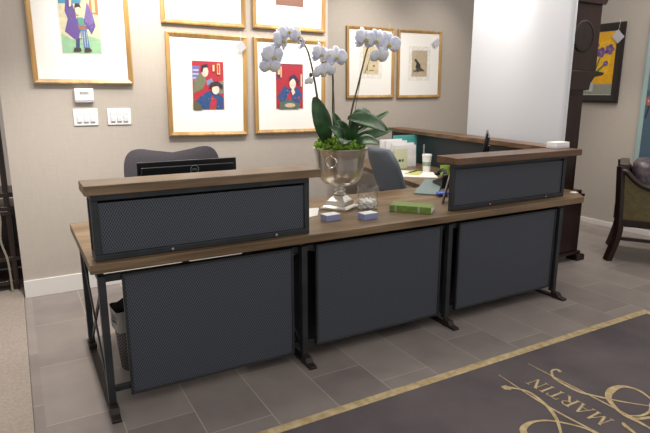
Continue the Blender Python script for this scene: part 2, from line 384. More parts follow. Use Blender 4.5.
for c in 'MARTIN':
    wd, st, sf = GL[c]
    for pts, t in st:
        ribbon(mb, [tp(cur+a, b) for a, b in pts], t*sx*.95, z); z += .00006
    for a, b, v in sf:
        ribbon(mb, [tp(cur+a, v), tp(cur+b, v)], .006, z); z += .00006
    cur += wd + .1
mb.build('lettering', GOLDR, rug, smooth=0, recalc=False)

# ------------------------------------------------------------------ reception desk
DO = (1.95, 3.0, 0)
desk = thing('reception_desk', 'long walnut topped reception desk with dark perforated steel panels', 'desk', DO)
ZT, ZB = .76, .716
mb = MB(DO)
mb.prism([(.234, 2.562), (3.668, 2.562), (3.835, 2.76), (3.84, 3.0), (3.72, 3.1), (3.83, 4.0), (4.00, 5.40), (3.274, 5.40), (2.93, 3.50), (.234, 3.50)], ZB, ZT)
mb.build('countertop', WOOD, desk, bevel=.003)
def leg_frame(x, last=False):
    m_ = MB(DO); m_.box(x, x+.034, 2.585, 2.625, .045, .69); m_.box(x, x+.034, 3.36, 3.40, .045, .69)
    m_.box(x+.003, x+.031, 2.59, 3.40, .662, .692); m_.box(x+.002, x+.032, 2.62, 3.38, .69, .7155)
    lf = m_.build('leg_frame', STEEL, desk, bevel=.002)
    for p_, q_, xx in (((2.625, .08), (3.36, .66), .009), ((2.625, .66), (3.36, .08), .023)):
        MB(DO).bar((x+xx, p_[0], p_[1]), (x+xx, q_[0], q_[1]), .03, .008, (1, 0, 0)).build('cross_brace', STEEL, lf)
    f = MB(DO); f.box(x-.003, x+.037, 2.53, 3.40, .0, .016); f.prism([(2.485, .0), (2.60, .0), (2.60, .044), (2.545, .044), (2.53, .020), (2.485, .014)], x-.005, x+.039, 'YZ'); f.box(x-.005, x+.039, 3.33, 3.43, .014, .044)
    f.build('foot', mat('rusty_steel', (58, 47, 45), .5, .4, noise=((12, 12, 12), (44, 38, 38), 4)), lf, bevel=.003)
for x in (.264, 1.312, 2.372, 3.442): leg_frame(x)
def panel(x0, x1, z0, z1, y, name='front_panel', fr=.012):
    m_ = MB(DO); m_.box(x0+fr, x1-fr, y+.006, y+.012, z0+fr, z1-fr); p = m_.build(name, PERF, desk, smooth=0)
    f = MB(DO); f.box(x0, x1, y, y+.022, z0, z0+fr); f.box(x0, x1, y, y+.022, z1-fr, z1); f.box(x0, x0+fr, y, y+.022, z0+fr, z1-fr); f.box(x1-fr, x1, y, y+.022, z0+fr, z1-fr)
    f.build('panel_frame', STEEL, p, bevel=.002)
    return p
panel(.372, 1.268, .060, .688, 2.60); panel(1.410, 2.330, .078, .688, 2.60); panel(2.475, 3.425, .082, .688, 2.60)
for a, b in ((.298, 1.312), (1.346, 2.372), (2.406, 3.442)):
    for c, d_ in ((.652, .686), (.085, .112)):
        MB(DO).box(a, b, 2.624, 2.65, c, d_).build('rail', STEEL, desk, bevel=.002)
# side panel closing the right-hand end
f = MB(DO); f.box(3.45, 3.46, 2.64, 3.36, .06, .66); f.build('side_panel', PERFY, desk)
f = MB(DO); f.box(1.05, 3.40, 2.80, 2.815, .012, .70); f.build('back_board', mat('light_block_board', (30, 30, 34), .6), desk)  # assumed solid back, added to block light and darken the gaps
# raised counters
def raised(x0, x1, bx0, bx1, wm, y0, yb):
    s = MB(DO); s.box(x0, x1, 2.572, 2.775, 1.073, 1.117); s.build('raised_top', wm, desk, bevel=.003)
    b = MB(DO); fr = .03
    b.box(bx0+fr, bx1-fr, y0+.01, y0+.016, .762+fr, 1.06-fr); p = b.build('raised_panel', PERF, desk, smooth=0)
    f = MB(DO); y1 = y0+.03
    f.box(bx0, bx1, y0, y1, .7605, .7605+fr); f.box(bx0, bx1, y0, y1, 1.043, 1.0725); f.box(bx0, bx0+fr, y0, y1, .79, 1.043); f.box(bx1-fr, bx1, y0, y1, .79, 1.043)
    if yb > y1+.03:
        for xx in (bx0, bx1-.03): f.box(xx, xx+.03, y1, yb, 1.043, 1.0725); f.box(xx, xx+.03, y1, yb, .7605, .79); f.box(xx, xx+.03, yb-.02, yb, .79, 1.043)
    f.build('panel_frame', STEEL, p, bevel=.003)
    q = MB(DO); q.box(bx0+.03, bx1-.03, yb-.012, yb-.006, .79, 1.043)
    if yb > y1+.03: q.box(bx1-.012, bx1-.006, y1, yb-.02, .79, 1.043); q.box(bx0+.006, bx0+.012, y1, yb-.02, .79, 1.043)
    q.build('backing', STEEL, p)
    for k in range(2):
        q = MB(DO); xx = bx0+.35+(bx1-bx0-.55)*k; q.lathe([(.008, 0), (.008, .005), (.004, .008)], (0, 0, 0), 10, Matrix.Translation((xx, y0, .775)) @ Matrix.Rotation(PI/2, 4, 'X'))
        q.build('bolt', mat('bolt_steel', (150, 152, 156), .3, .9), p)
raised(.240, 1.425, .266, 1.368, WOOD, 2.602, 2.75)
raised(2.405, 3.605, 2.440, 3.552, WOODR, 2.655, 2.690)
# return along the partition
s = MB(DO); s.prism([(3.535, 2.777), (3.70, 2.777), (3.92, 4.1), (4.09, 5.38), (3.886, 5.38)], 1.075, 1.115); s.build('return_top', WOODY, desk, bevel=.003)
s = MB(DO); s.prism([(3.59, 2.79), (3.63, 2.79), (3.975, 5.36), (3.935, 5.36)], .7605, 1.0745); s.build('return_panel', PERFY, desk)

# ------------------------------------------------------------------ framed pictures
def poly_circle(cx, cy, rx, ry, n=14, a0=0): return [(cx+rx*math.cos(2*PI*i/n+a0), cy+ry*math.sin(2*PI*i/n+a0)) for i in range(n)]
ART = {}
def am(c):
    if c not in ART: ART[c] = mat('art_%d_%d_%d' % c, c, .6, noise=((34, 34, 34), tuple(int(max(0, min(255, v*.8 + 22))) for v in c), 4), bump=((50, 50, 50), .0))
    return ART[c]
def picture(label, loc, W, H, fw_, fm, art, rot=0, tilt=0, bevelmat=None, matm=None, group=None, asz=None, ac=(0, 0), name='framed_picture'):
    t = thing(name, label, 'picture', loc, (0, tilt, rot), group)
    f = MB(); d = .03
    prof = [(0, -.004), (0, -d), (fw_*.3, -d-.003), (fw_, -d+.009), (fw_, -.004)]
    # mitred moulding: sweep the profile round the rectangle
    cs = [(-1, -1), (1, -1), (1, 1), (-1, 1)]; rings = []
    for sx_, sz_ in cs:
        rings.append([f.bm.verts.new((sx_*(W/2-a), b, sz_*(H/2-a))) for a, b in prof])
    for i in range(4):
        A, B = rings[i], rings[(i+1) % 4]
        for k in range(len(prof)): f.face([A[k], A[(k+1) % len(prof)], B[(k+1) % len(prof)], B[k]])
    f.build('frame', fm, t, smooth=0)
    MB().box(-W/2+fw_*.6, W/2-fw_*.6, -.014, -.006, -H/2+fw_*.6, H/2-fw_*.6).build('mat_board', matm or MATB, t, smooth=0)
    a = MB(); art(a); a.build('print', None, t, smooth=0, recalc=False)
    for p_ in a_sanity: p_()
    return t
a_sanity = []
class Art:
    """flat coloured shapes of a print in its own plane, each layer a hair above the last"""
    def __init__(s, mb, cx, cz, w, h): s.mb, s.cx, s.cz, s.w, s.h, s.y = mb, cx, cz, w, h, -.0145
    def p(s, c, pts):
        s.y -= .00012; s.mb.use(am(c)); s.mb.flat([(s.cx + (u-.5)*s.w, s.cz + (v-.5)*s.h) for u, v in pts], s.y); return s
    def r(s, c, u0, v0, u1, v1): return s.p(c, [(u0, v0), (u1, v0), (u1, v1), (u0, v1)])
    def speckle(s, cols, u0, v0, u1, v1, n, seed=1, r0=.008, r1=.022):
        rn = random.Random(seed)
        for i in range(n):
            u, v = rn.uniform(u0, u1), rn.uniform(v0, v1); k = rn.uniform(r0, r1); a = rn.uniform(0, 3)
            s.p(cols[i % len(cols)], [(u+k*math.cos(a), v+k*math.sin(a)*.7), (u-k*.4*math.sin(a), v+k*.4*math.cos(a)), (u-k*math.cos(a), v-k*math.sin(a)*.7), (u+k*.4*math.sin(a), v-k*.4*math.cos(a))])
        return s
    def e(s, c, u, v, ru, rv): return s.p(c, poly_circle(u, v, ru, rv))
def border(mb, cx, cz, w, h, c=(226, 222, 210), g=.008, lift=0):
    a = Art(mb, cx, cz, w+2*g, h+2*g); a.y -= lift; a.r(c, 0, 0, 1, 1)
def art_robe(mb):
    border(mb, 0, 0, .262, .39, (232, 226, 206)); a = Art(mb, 0, 0, .262, .39); a.y -= .0003
    a.r((214, 206, 172), 0, 0, 1, 1); a.p((150, 196, 156), [(0, 0), (1, 0), (1, .26), (.7, .32), (.3, .24), (0, .34)])
    a.p((74, 142, 178), [(0, .86), (.55, .88), (.6, 1), (0, 1)]); a.p((206, 120, 80), [(.72, .72), (1, .7), (1, 1), (.8, 1)]); a.p((232, 214, 150), [(.84, .74), (.92, .74), (.92, 1), (.84, 1)])
    a.p((96, 74, 148), [(.2, .98), (.34, .92), (.42, .62), (.62, .62), (.72, .92), (.84, .72), (.9, .5), (.78, .34), (.7, .44), (.5, .42), (.42, .22), (.3, .26), (.1, .38), (.2, .6), (.14, .74)])
    a.p((118, 96, 166), [(.62, .62), (.72, .92), (.84, .72), (.86, .56), (.72, .5)])
    a.p((92, 150, 140), [(.44, .64), (.6, .64), (.62, .46), (.48, .44)]); a.p((152, 104, 76), [(.44, .5), (.64, .5), (.66, .43), (.46, .43)])
    a.p((80, 120, 168), [(.48, .43), (.66, .43), (.7, .1), (.54, .1)]); a.p((56, 66, 110), [(.36, .24), (.46, .28), (.44, .08), (.34, .08)])
    for u in (.52, .58, .64): a.r((200, 206, 210), u, .12, u+.015, .4)
    a.speckle([(80, 60, 130), (130, 108, 176)], .2, .45, .42, .85, 14, 2); a.speckle([(80, 60, 130), (200, 170, 120)], .68, .45, .84, .8, 10, 3); a.speckle([(60, 90, 140), (190, 170, 150), (110, 70, 60)], .46, .12, .68, .6, 22, 4)
    a.e((238, 210, 180), .47, .76, .07, .08); a.p((40, 34, 40), [(.4, .8), (.42, .88), (.52, .88), (.56, .8), (.5, .82)]); a.p((238, 210, 180), [(.26, .8), (.32, .84), (.34, .98), (.27, 1)])
    a.p((60, 48, 52), [(.3, .1), (.46, .1), (.48, .04), (.28, .03)]); a.p((60, 48, 52), [(.56, .1), (.7, .1), (.76, .04), (.56, .03)])
def art_red(mb, seed, cx=0, cz=-.0, w=.262, h=.385):
    border(mb, cx, cz, w, h, (226, 220, 214), .006); a = Art(mb, cx, cz, w, h); a.y -= .0003
    a.r((176, 34, 52), 0, 0, 1, 1)
    if seed == 1:
        a.p((108, 104, 168), [(0, .58), (.18, .64), (.24, .9), (0, .9)])
        for k in range(3): a.r((196, 196, 220), .01, .64+.08*k, .2, .665+.08*k)
        a.p((112, 116, 88), [(.02, .34), (.3, .42), (.44, .6), (.36, .76), (.2, .74), (.04, .56)]); a.p((128, 124, 108), [(.55, .52), (1, .62), (1, .34), (.7, .34)])
        a.e((236, 206, 190), .4, .79, .11, .11); a.p((42, 32, 36), [(.26, .8), (.3, .92), (.48, .95), (.5, .88), (.36, .86), (.32, .76)]); a.p((120, 132, 170), [(.44, .6), (.62, .66), (.66, .56), (.46, .5)])
        a.p((34, 70, 128), [(.02, .0), (.96, 0), (.98, .26), (.8, .36), (.5, .4), (.28, .3), (.06, .16)]); a.p((182, 44, 58), [(.5, .0), (.72, 0), (.76, .2), (.6, .3)])
        a.speckle([(200, 196, 190), (150, 40, 60), (60, 100, 150), (90, 110, 90)], .06, .03, .95, .3, 34, 5); a.speckle([(80, 84, 70), (150, 150, 130), (60, 60, 70)], .06, .42, .36, .7, 16, 6)
        a.e((240, 212, 198), .72, .42, .12, .1); a.p((46, 34, 44), [(.52, .44), (.56, .56), (.78, .6), (.96, .52), (.94, .42), (.84, .5), (.66, .48)]); a.p((90, 86, 60), [(.0, .0), (.3, 0), (.2, .12), (0, .2)])
        a.r((228, 208, 120), .78, .74, .88, .96); a.r((200, 60, 60), .8, .76, .86, .94); a.r((220, 206, 150), .64, .8, .7, .93)
    else:
        a.p((110, 44, 80), [(0, .62), (.2, .72), (0, .8)]); a.p((120, 30, 60), [(0, .98), (1, .98), (1, 1), (0, 1)])
        a.p((40, 76, 132), [(.04, .26), (.3, .52), (.5, .44), (.8, .5), (.98, .3), (.86, .12), (.2, .14)]); a.p((190, 40, 60), [(.36, .2), (.52, .42), (.6, .2)]); a.p((190, 40, 60), [(.8, .26), (.9, .3), (.86, .2)])
        a.speckle([(200, 196, 190), (180, 50, 70), (70, 120, 170)], .12, .16, .9, .44, 34, 7); a.speckle([(140, 24, 44), (200, 60, 70)], .1, .5, .95, .95, 16, 8)
        a.p((84, 104, 96), [(.1, .14), (.5, .2), (.9, .1), (.84, 0), (.1, 0)]); a.e((214, 180, 150), .5, .08, .2, .05)
        a.e((242, 218, 202), .6, .56, .12, .12); a.p((54, 40, 76), [(.48, .6), (.5, .72), (.66, .78), (.84, .64), (.84, .5), (.74, .66), (.6, .68)]); a.p((240, 214, 200), [(.54, .4), (.62, .5), (.7, .36), (.6, .3)])
        a.r((228, 200, 150), .05, .76, .13, .96); a.r((226, 190, 160), .15, .7, .2, .94); a.r((210, 200, 160), .9, .5, .95, .78)
def art_plain(w, h, cz, fn=None):
    def g(mb):
        border(mb, 0, cz, w, h, (226, 218, 204), .045); border(mb, 0, cz, w, h, (243, 242, 238), .041, .0003); a = Art(mb, 0, cz, w, h); a.y -= .0006; fn(a)
    return g
def twig(a):
    a.r((222, 206, 168), 0, 0, 1, 1); a.p((120, 112, 80), [(.1, .04), (.16, .04), (.5, .6), (.46, .62)]); a.p((130, 124, 90), [(.2, .16), (.34, .3), (.3, .12)]); a.e((150, 142, 108), .55, .14, .16, .03); a.e((128, 116, 84), .7, .3, .08, .04); a.e((150, 130, 110), .5, .66, .1, .06)
def bird(a):
    a.r((196, 178, 150), 0, 0, 1, 1); a.p((46, 42, 42), [(.16, .66), (.28, .68), (.4, .58), (.56, .46), (.58, .3), (.4, .24), (.24, .36), (.3, .5)]); a.p((74, 68, 62), [(.3, .3), (.6, .34), (.86, .22), (.6, .22), (.4, .16), (.2, .22)]); a.e((60, 56, 54), .24, .62, .07, .05); a.r((110, 96, 80), .1, .2, .8, .22); a.p((90, 84, 70), [(.1, .26), (.3, .2), (.14, .16)])
GP = 'gold framed prints on the grasscloth wall'
R_ = math.radians
picture('large gold framed print of a figure in a purple robe, highest above the light switches', (.505, YW-.001, 1.99), .682, .825, .034, GOLDF, art_robe, group=GP)
def a2(mb): art_red(mb, 1, 0, 0)
def a3(mb): art_red(mb, 2, -.01, 0)
picture('gold framed red print of two figures, behind the monitor and left of the orchids', (1.438, YW-.001, 1.572), .672, .812, .034, GOLDF, a2, tilt=R_(1.0), group=GP)
picture('gold framed red print of one figure in blue, directly behind the left orchid blossoms', (2.187, YW-.001, 1.569), .69, .81, .034, GOLDF, a3, tilt=R_(.3), group=GP)
def a4(mb):
    border(mb, 0, 0, .262, .42, (226, 220, 214), .006); a = Art(mb, 0, 0, .262, .42); a.y -= .0003; a.r((120, 80, 66), 0, 0, 1, 1); a.r((150, 60, 60), .1, .3, .9, .9); a.e((200, 176, 150), .5, .6, .2, .14)
def a5(mb):
    border(mb, 0, .06, .262, .32, (226, 220, 214), .006); a = Art(mb, 0, .06, .262, .32); a.y -= .0003; a.r((120, 120, 110), 0, 0, 1, 1); a.r((160, 90, 70), .1, .3, .9, .9)
picture('gold framed picture cut off by the top edge, above the two-figure red print', (1.434, YW-.001, 2.45), .69, .82, .034, GOLDF, a5, tilt=R_(.5), group=GP)
picture('gold framed picture cut off by the top edge, above the one-figure red print', (2.190, YW-.001, 2.452), .69, .82, .034, GOLDF, a4, tilt=R_(.6), group=GP)
picture('smaller looking gold framed beige botanical print behind the right orchid blossoms', (3.73, YF-.001, 1.855), .665, .80, .034, GOLDF, art_plain(.22, .32, .03, twig), tilt=R_(-.6), group=GP)
picture('gold framed beige print of a dark bird, nearest the white partition', (4.452, YF-.001, 1.855), .672, .80, .034, GOLDF, art_plain(.24, .31, .01, bird), tilt=R_(-.7), group=GP)
def iris(mb):
    a = Art(mb, 0, 0, .50, .68)
    a.r((244, 178, 10), 0, 0, 1, 1); a.p((250, 192, 30), [(.2, .3), (.8, .34), (.9, .9), (.3, .8)]); a.r((150, 152, 140), 0, 0, 1, .17)
    a.p((70, 110, 60), [(.36, .14), (.4, .14), (.6, .6), (.57, .6)]); a.p((84, 120, 66), [(.38, .16), (.41, .16), (.44, .8), (.41, .8)]); a.p((76, 116, 60), [(.38, .14), (.3, .4), (.34, .2)]); a.p((90, 128, 80), [(.39, .3), (.7, .5), (.72, .47), (.42, .26)])
    for u, v, s_ in ((.6, .68, 1), (.44, .8, .9), (.74, .5, .55), (.8, .72, 1.0), (.26, .88, .8)):
        for k in range(5): a.e((96, 66, 130) if k % 2 else (122, 88, 150), u+.06*s_*math.cos(k*1.26), v+.05*s_*math.sin(k*1.26), .055*s_, .035*s_)
        a.e((190, 150, 60), u, v, .02, .015)
    a.p((190, 204, 200), [(.32, .05), (.48, .05), (.5, .2), (.3, .2)])
picture('black framed painting of purple irises on yellow, hung on the right wall', (XR-.001, 4.135, 1.838), .62, .86, .085, mat('black_frame', (30, 24, 24), .35), iris, rot=-PI/2, name='framed_painting')
def blossoms(mb):
    a = Art(mb, 0, 0, .78, 1.45); a.r((92, 124, 138), 0, 0, 1, 1); a.p((66, 92, 112), [(0, 0), (1, 0), (1, .4), (0, .5)]); 
    pts = [(.02, .3), (.1, .5), (.3, .62), (.5, .8), (.7, .9)]
    for p_, q_ in zip(pts, pts[1:]): a.p((36, 38, 42), [p_, (p_[0]+.02, p_[1]-.01), (q_[0]+.02, q_[1]-.01), q_])
    for u, v in ((.05, .42), (.03, .62), (.12, .55), (.3, .66), (.42, .74), (.6, .84), (.22, .48), (.7, .7), (.5, .5)):
        for k in range(5): a.e((168, 96, 88), u+.03*math.cos(k*1.26), v+.018*math.sin(k*1.26), .03, .017)
        a.e((220, 190, 150), u, v, .012, .008)
picture('tall blue painting of red blossoms in a pale teal frame behind the armchair', (XR-.001, 3.125, 1.55), .86, 1.55, .05, mat('teal_frame', (150, 172, 172), .5), blossoms, rot=-PI/2, name='framed_painting')

TAGM = mat('tag_card_shaded', (206, 206, 216), .7)  # white card greyed, its shade put into the base colour
def price_tag(label, loc, rot=0, s=.052):
    t = thing('price_tag', label, 'tag', loc, (0, 0, rot), 'white price tags hung on the picture frames')
    M = Matrix.Rotation(PI/4+.1, 4, 'Y')
    MB().box(-s/2, s/2, -.0012, .0012, -s/2, s/2, Matrix.Rotation(.25, 4, 'X') @ M).build('card', TAGM, t, smooth=0)
    MB().tube([(0, .0, s*.68), (.004, .004, s*1.2), (.0, .012, s*1.75)], .0012, 5).build('string', PAPER, t)
price_tag('white price tag on the corner of the two-figure red print', (1.715, 4.462, 1.885), s=.072)
price_tag('white price tag on the corner of the one-figure print behind the orchids', (2.45, 4.475, 1.90), s=.062)
price_tag('white price tag on the corner of the beige botanical print', (3.965, 5.50, 2.165), s=.085)
price_tag('white price tag on the corner of the dark bird print', (4.68, 5.50, 2.115), s=.085)
price_tag('white price tag on the corner of the yellow iris painting', (5.845, 3.885, 2.115), -PI/2, s=.105)

# ------------------------------------------------------------------ wall plates
def plate(label, x, wd):
    t = thing('light_switch', label, 'switch', (x, YW, 1.336), 0, 'white triple light switches')
    MB().box(-wd/2, wd/2, -.008, -.0005, -.062, .062).build('wall_plate', PLASTW, t, bevel=.003)
    for k in range(3):
        u = (k-1)*wd*.27
        s = MB(); s.box(u-.018, u+.018, -.012, -.008, -.036, .036); s.box(u-.014, u+.014, -.0145, -.012, -.034, .0)
        sw_ = s.build('rocker', mat('switch_rocker', (218, 220, 226), .35), t, bevel=.001)
        MB().box(u-.016, u+.016, -.0135, -.012, -.040, -.035).build('indicator', PLASTG, sw_, smooth=0)
plate('white triple light switch, the left one directly under the thermostat', .487, .17)
plate('white triple light switch, the right one beyond the thermostat', .725, .172)
t = thing('thermostat', 'small white wall thermostat above the left light switch', 'thermostat', (.487, YW, 1.494))
MB().box(-.066, .066, -.028, -.0005, -.05, .052).build('housing', PLASTW, t, bevel=.006)
d = MB(); d.box(-.03, .034, -.0292, -.028, .008, .03); d.build('display', mat('lcd', (196, 200, 202), .3), t, smooth=0)
d = MB()
for k in range(6): d.box(-.026+.009*k, -.021+.009*k, -.0297, -.0293, .014+.002*(k % 2), .024)
d.build('digits', mat('lcd_ink', (96, 98, 104), .5), t, smooth=0)
MB().box(-.064, .064, -.0305, -.028, -.038, -.034).build('cover_seam', PLASTG, t, smooth=0)

# ------------------------------------------------------------------ monitors
def text_mesh(s, size, M, name, m, parent, depth=.0006):
    cu = bpy.data.curves.new('t', 'FONT'); cu.body = s; cu.size = size; cu.align_x = 'CENTER'; cu.align_y = 'CENTER'; cu.extrude = depth
    o = bpy.data.objects.new('t', cu); C.objects.link(o); bpy.context.view_layer.update()
    me = bpy.data.meshes.new_from_object(o.evaluated_get(bpy.context.evaluated_depsgraph_get())); bpy.data.objects.remove(o)
    me.transform(M); me.materials.clear(); me.materials.append(m)
    q = bpy.data.objects.new(name, me); C.objects.link(q); q.parent = parent; return q
def monitor(label, loc, W, H, rot, zc, logo=False, tilt=0):
    t = thing('computer_monitor', label, 'monitor', loc, rot)
    M = Matrix.Translation((0, 0, zc)) @ Matrix.Rotation(tilt, 4, 'X')
    b = MB(); b.prism([(-W/2, 0), (W/2, 0), (W/2-.0, -.014), (-W/2, -.014)], -H/2, H/2, 'XY', M)
    b.box(-W/2+.02, W/2-.02, -.032, -.014, -H/2+.02, H/2-.03, M)
    b.build('casing', BLACK, t, bevel=.004)
    MB().box(-W/2+.015, W/2-.015, .0002, .002, -H/2+.02, H/2-.015, M).build('screen', SCREEN, t, smooth=0)
    s = MB(); s.box(-.035, .035, -.055, -.032, -zc+.02, -.02+.05, Matrix.Translation((0, 0, zc))); s.build('stand', BLACK, t, bevel=.004)
    MB().box(-.13, .13, -.13, .07, 0, .016).build('base', BLACK, t, bevel=.005)
    if logo:
        g = MB(); g.lathe([(.026, 0), (.026, .0014), (.0235, .0014), (.0235, 0)], (0, 0, 0), 36, M @ Matrix.Translation((.03, -.0322, H/2-.056)) @ Matrix.Rotation(PI/2, 4, 'X'), close=False)
        gm = mat('logo_silver', (176, 186, 196), .3, .6)
        g.build('logo_ring', gm, t)
        text_mesh('DELL', .017, M @ Matrix.Translation((.03, -.033, H/2-.056)) @ Matrix.Rotation(PI/2, 4, 'X'), 'logo_lettering', gm, t)
    return t
monitor('black computer monitor seen from behind over the left raised counter', (.893, 3.26, .7605), .60, .35, 0, .190, True)
monitor('thin black monitor seen edge-on beyond the right raised counter', (3.16, 3.12, .7605), .40, .28, R_(44.5), .33, False, R_(10))

# ------------------------------------------------------------------ office chairs
def base5(t, r_=.3, z=.05, h=.42):
    MB().lathe([(.028, z+.03), (.028, h)], (0, 0, 0), 16).build('gas_lift', BLACK, t)
    for k in range(5):
        a = 2*PI*k/5+.3; m_ = MB(); m_.bar((.0, 0, z+.05), (r_*math.cos(a), r_*math.sin(a), z+.03), .03, .045, (0, 0, 1)); sp = m_.build('base_arm', BLACK, t, bevel=.004)
        c_ = MB(); c_.lathe([(.028, -.014), (.03, 0), (.028, .014)], (0, 0, 0), 16, Matrix.Translation((r_*math.cos(a), r_*math.sin(a), .031)) @ Matrix.Rotation(a, 4, 'Z') @ Matrix.Rotation(PI/2, 4, 'X')); c_.build('caster', BLACK, sp)
def cushion(mb, W, D, T, M, n=10, crown=.015, lobe=0, edge=.35):
    """superellipse pad: W x D outline, thickness T, in local xy, mapped by M"""
    rows = []; N = 48
    def ring(s_, z_):
        out = []
        for i in range(N):
            a = 2*PI*i/N; c, s = math.cos(a), math.sin(a)
            x = math.copysign(abs(c)**edge, c)*W/2*s_; y = math.copysign(abs(s)**edge, s)*D/2*s_
            y2 = y - (lobe*(math.cos(2*PI*x/W)*.5+.5)*max(0, y/(D/2)) if lobe else 0)
            out.append(mb.bm.verts.new(M @ Vector((x, y2, z_))))
        return out
    prof = [(.5, -T/2-crown*.6), (.8, -T/2-crown*.3), (.94, -T/2*.8), (1, -T/4), (1, T/4), (.94, T/2*.8), (.8, T/2+crown*.3), (.5, T/2+crown*.6)]
    R0 = [ring(a, b) for a, b in prof]
    for A, B in zip(R0, R0[1:]):
        for i in range(N): mb.face([A[i], A[(i+1) % N], B[(i+1) % N], B[i]])
    mb.face(R0[0][::-1]); mb.face(R0[-1])
t = thing('office_chair', 'charcoal office chair with a wide two-lobed back behind the left monitor', 'chair', (1.0, 3.86, 0), 0)
m_ = MB(); cushion(m_, .70, .62, .05, Matrix.Translation((0, .16, .842)) @ Matrix.Rotation(PI/2-.12, 4, 'X'), lobe=.06, edge=.42); m_.build('backrest', FABC, t, smooth=60)
m_ = MB(); cushion(m_, .52, .50, .07, Matrix.Translation((0, -.08, .47)), edge=.5); m_.build('seat', FABC, t, smooth=60)
m_ = MB(); m_.bar((0, .10, .44), (0, .235, .62), .06, .02, (1, 0, 0)); m_.bar((0, .232, .60), (0, .235, .85), .06, .02, (1, 0, 0)); m_.build('back_support', BLACK, t, bevel=.003)
base5(t)
t = thing('office_chair', 'blue-grey office chair with a curved back facing the folders on the return', 'chair', (3.03, 4.08, 0), 0)
t.location = (3.02, 3.86, 0); t.rotation_euler = (0, 0, R_(-4))
def bshell(u, v, s_=1):
    yy = (u-.5)*.43; zz = .46+v*.60; k = 1-max(0, (v-.75)/.25)**2*.35; k *= 1-max(0, (.15-v)/.15)*.2
    x = -.13 - .22*(v**1.15) + .10*((u-.5)*2)**2*.55
    return Vector((x, yy*k, zz))
m_ = MB(); m_.grid(lambda u, v: bshell(u, v), 14, 18); m_.build('backrest', FABG, t, solid=.065, sub=1, bevel=0, smooth=60)
m_ = MB(); cushion(m_, .44, .46, .07, Matrix.Translation((.0, 0, .45)), edge=.5); m_.build('seat', FABG, t, smooth=60)
m_ = MB(); m_.bar((-.10, 0, .40), (-.235, 0, .45), .06, .02, (0, 1, 0)); m_.bar((-.225, 0, .44), (-.285, 0, .68), .06, .02, (0, 1, 0)); m_.build('back_support', BLACK, t, bevel=.003)
base5(t, .27, h=.41)

# ------------------------------------------------------------------ urn, moss, orchids
UX, UY = 1.862, 3.10
urn = thing('silver_urn', 'silver metal pedestal urn holding white orchids on the counter', 'urn', (UX, UY, .7605))
Rz = Matrix.Rotation(R_(33), 4, 'Z')
def sq(mb, h0, z0, h1, z1):
    mb_ = [Vector((a*h0, b*h0, z0)) for a, b in ((-1, -1), (1, -1), (1, 1), (-1, 1))] + [Vector((a*h1, b*h1, z1)) for a, b in ((-1, -1), (1, -1), (1, 1), (-1, 1))]
    v = [mb.bm.verts.new(Rz @ q) for q in mb_]
    for f in ((3, 2, 1, 0), (4, 5, 6, 7), (0, 1, 5, 4), (1, 2, 6, 5), (2, 3, 7, 6), (3, 0, 4, 7)): mb.face([v[i] for i in f])
m_ = MB(); sq(m_, .098, 0, .098, .016); sq(m_, .088, .016, .076, .026); sq(m_, .070, .026, .068, .056); sq(m_, .062, .056, .034, .088); m_.build('plinth', SILVER, urn, bevel=.002)
m_ = MB(); m_.lathe([(.030, .088), (.040, .094), (.040, .100), (.026, .106), (.022, .112), (.036, .120), (.036, .128), (.022, .134), (.024, .144), (.030, .150)], (0, 0, 0), 32); m_.build('stem', SILVER, urn)
m_ = MB(); m_.lathe([(.028, .150), (.06, .155), (.102, .172), (.134, .20), (.150, .235), (.157, .28), (.163, .34), (.172, .385), (.180, .398), (.180, .404), (.170, .404), (.160, .385), (.152, .33), (.146, .25), (.13, .20), (.0001, .17)], (0, 0, 0), 56); m_.build('bowl', SILVER, urn)
m_ = MB(); ang = math.atan2(-.62, -.78)
cx_, cy_, cz_ = .161*math.cos(ang), .161*math.sin(ang), .325
tx, ty = -math.sin(ang), math.cos(ang)
m_.tube([(cx_+tx*.035*math.cos(a), cy_+ty*.035*math.cos(a), cz_+.035*math.sin(a)) for a in [2*PI*i/24 for i in range(25)]], .006, 8)
m_.ball((cx_, cy_, cz_+.042), .012, 1); m_.build('ring_handle', SILVER, urn)
m_ = MB(); m_.off = Vector((0, 0, 0))
m_.lathe([(.138, 0), (.150, .05), (.12, .085), (.06, .10), (.0001, .104)], (0, 0, 0), 28)
for k in range(420):
    a = random.uniform(0, 2*PI); rr = .160*math.sqrt(random.uniform(.02, 1)); zz = .066 + .045*(1-(rr/.16)**2)
    m_.ball((rr*math.cos(a), rr*math.sin(a), zz+random.uniform(-.006, .01)), random.uniform(.008, .016), 1, jit=.003)
for k in range(70):
    a = math.atan2(-.35, -.9)+random.gauss(0, .45); rr = random.uniform(.11, .165)
    m_.ball((rr*math.cos(a), rr*math.sin(a), random.uniform(.07, .135) - (rr-.11)*.5), random.uniform(.01, .018), 1, jit=.004)
mo = m_.build('moss', MOSS, None, smooth=0, recalc=False); mo.location = (UX, UY, 1.112); tag(mo, 'bright green moss heaped in the mouth of the silver urn', 'moss', kind='stuff')

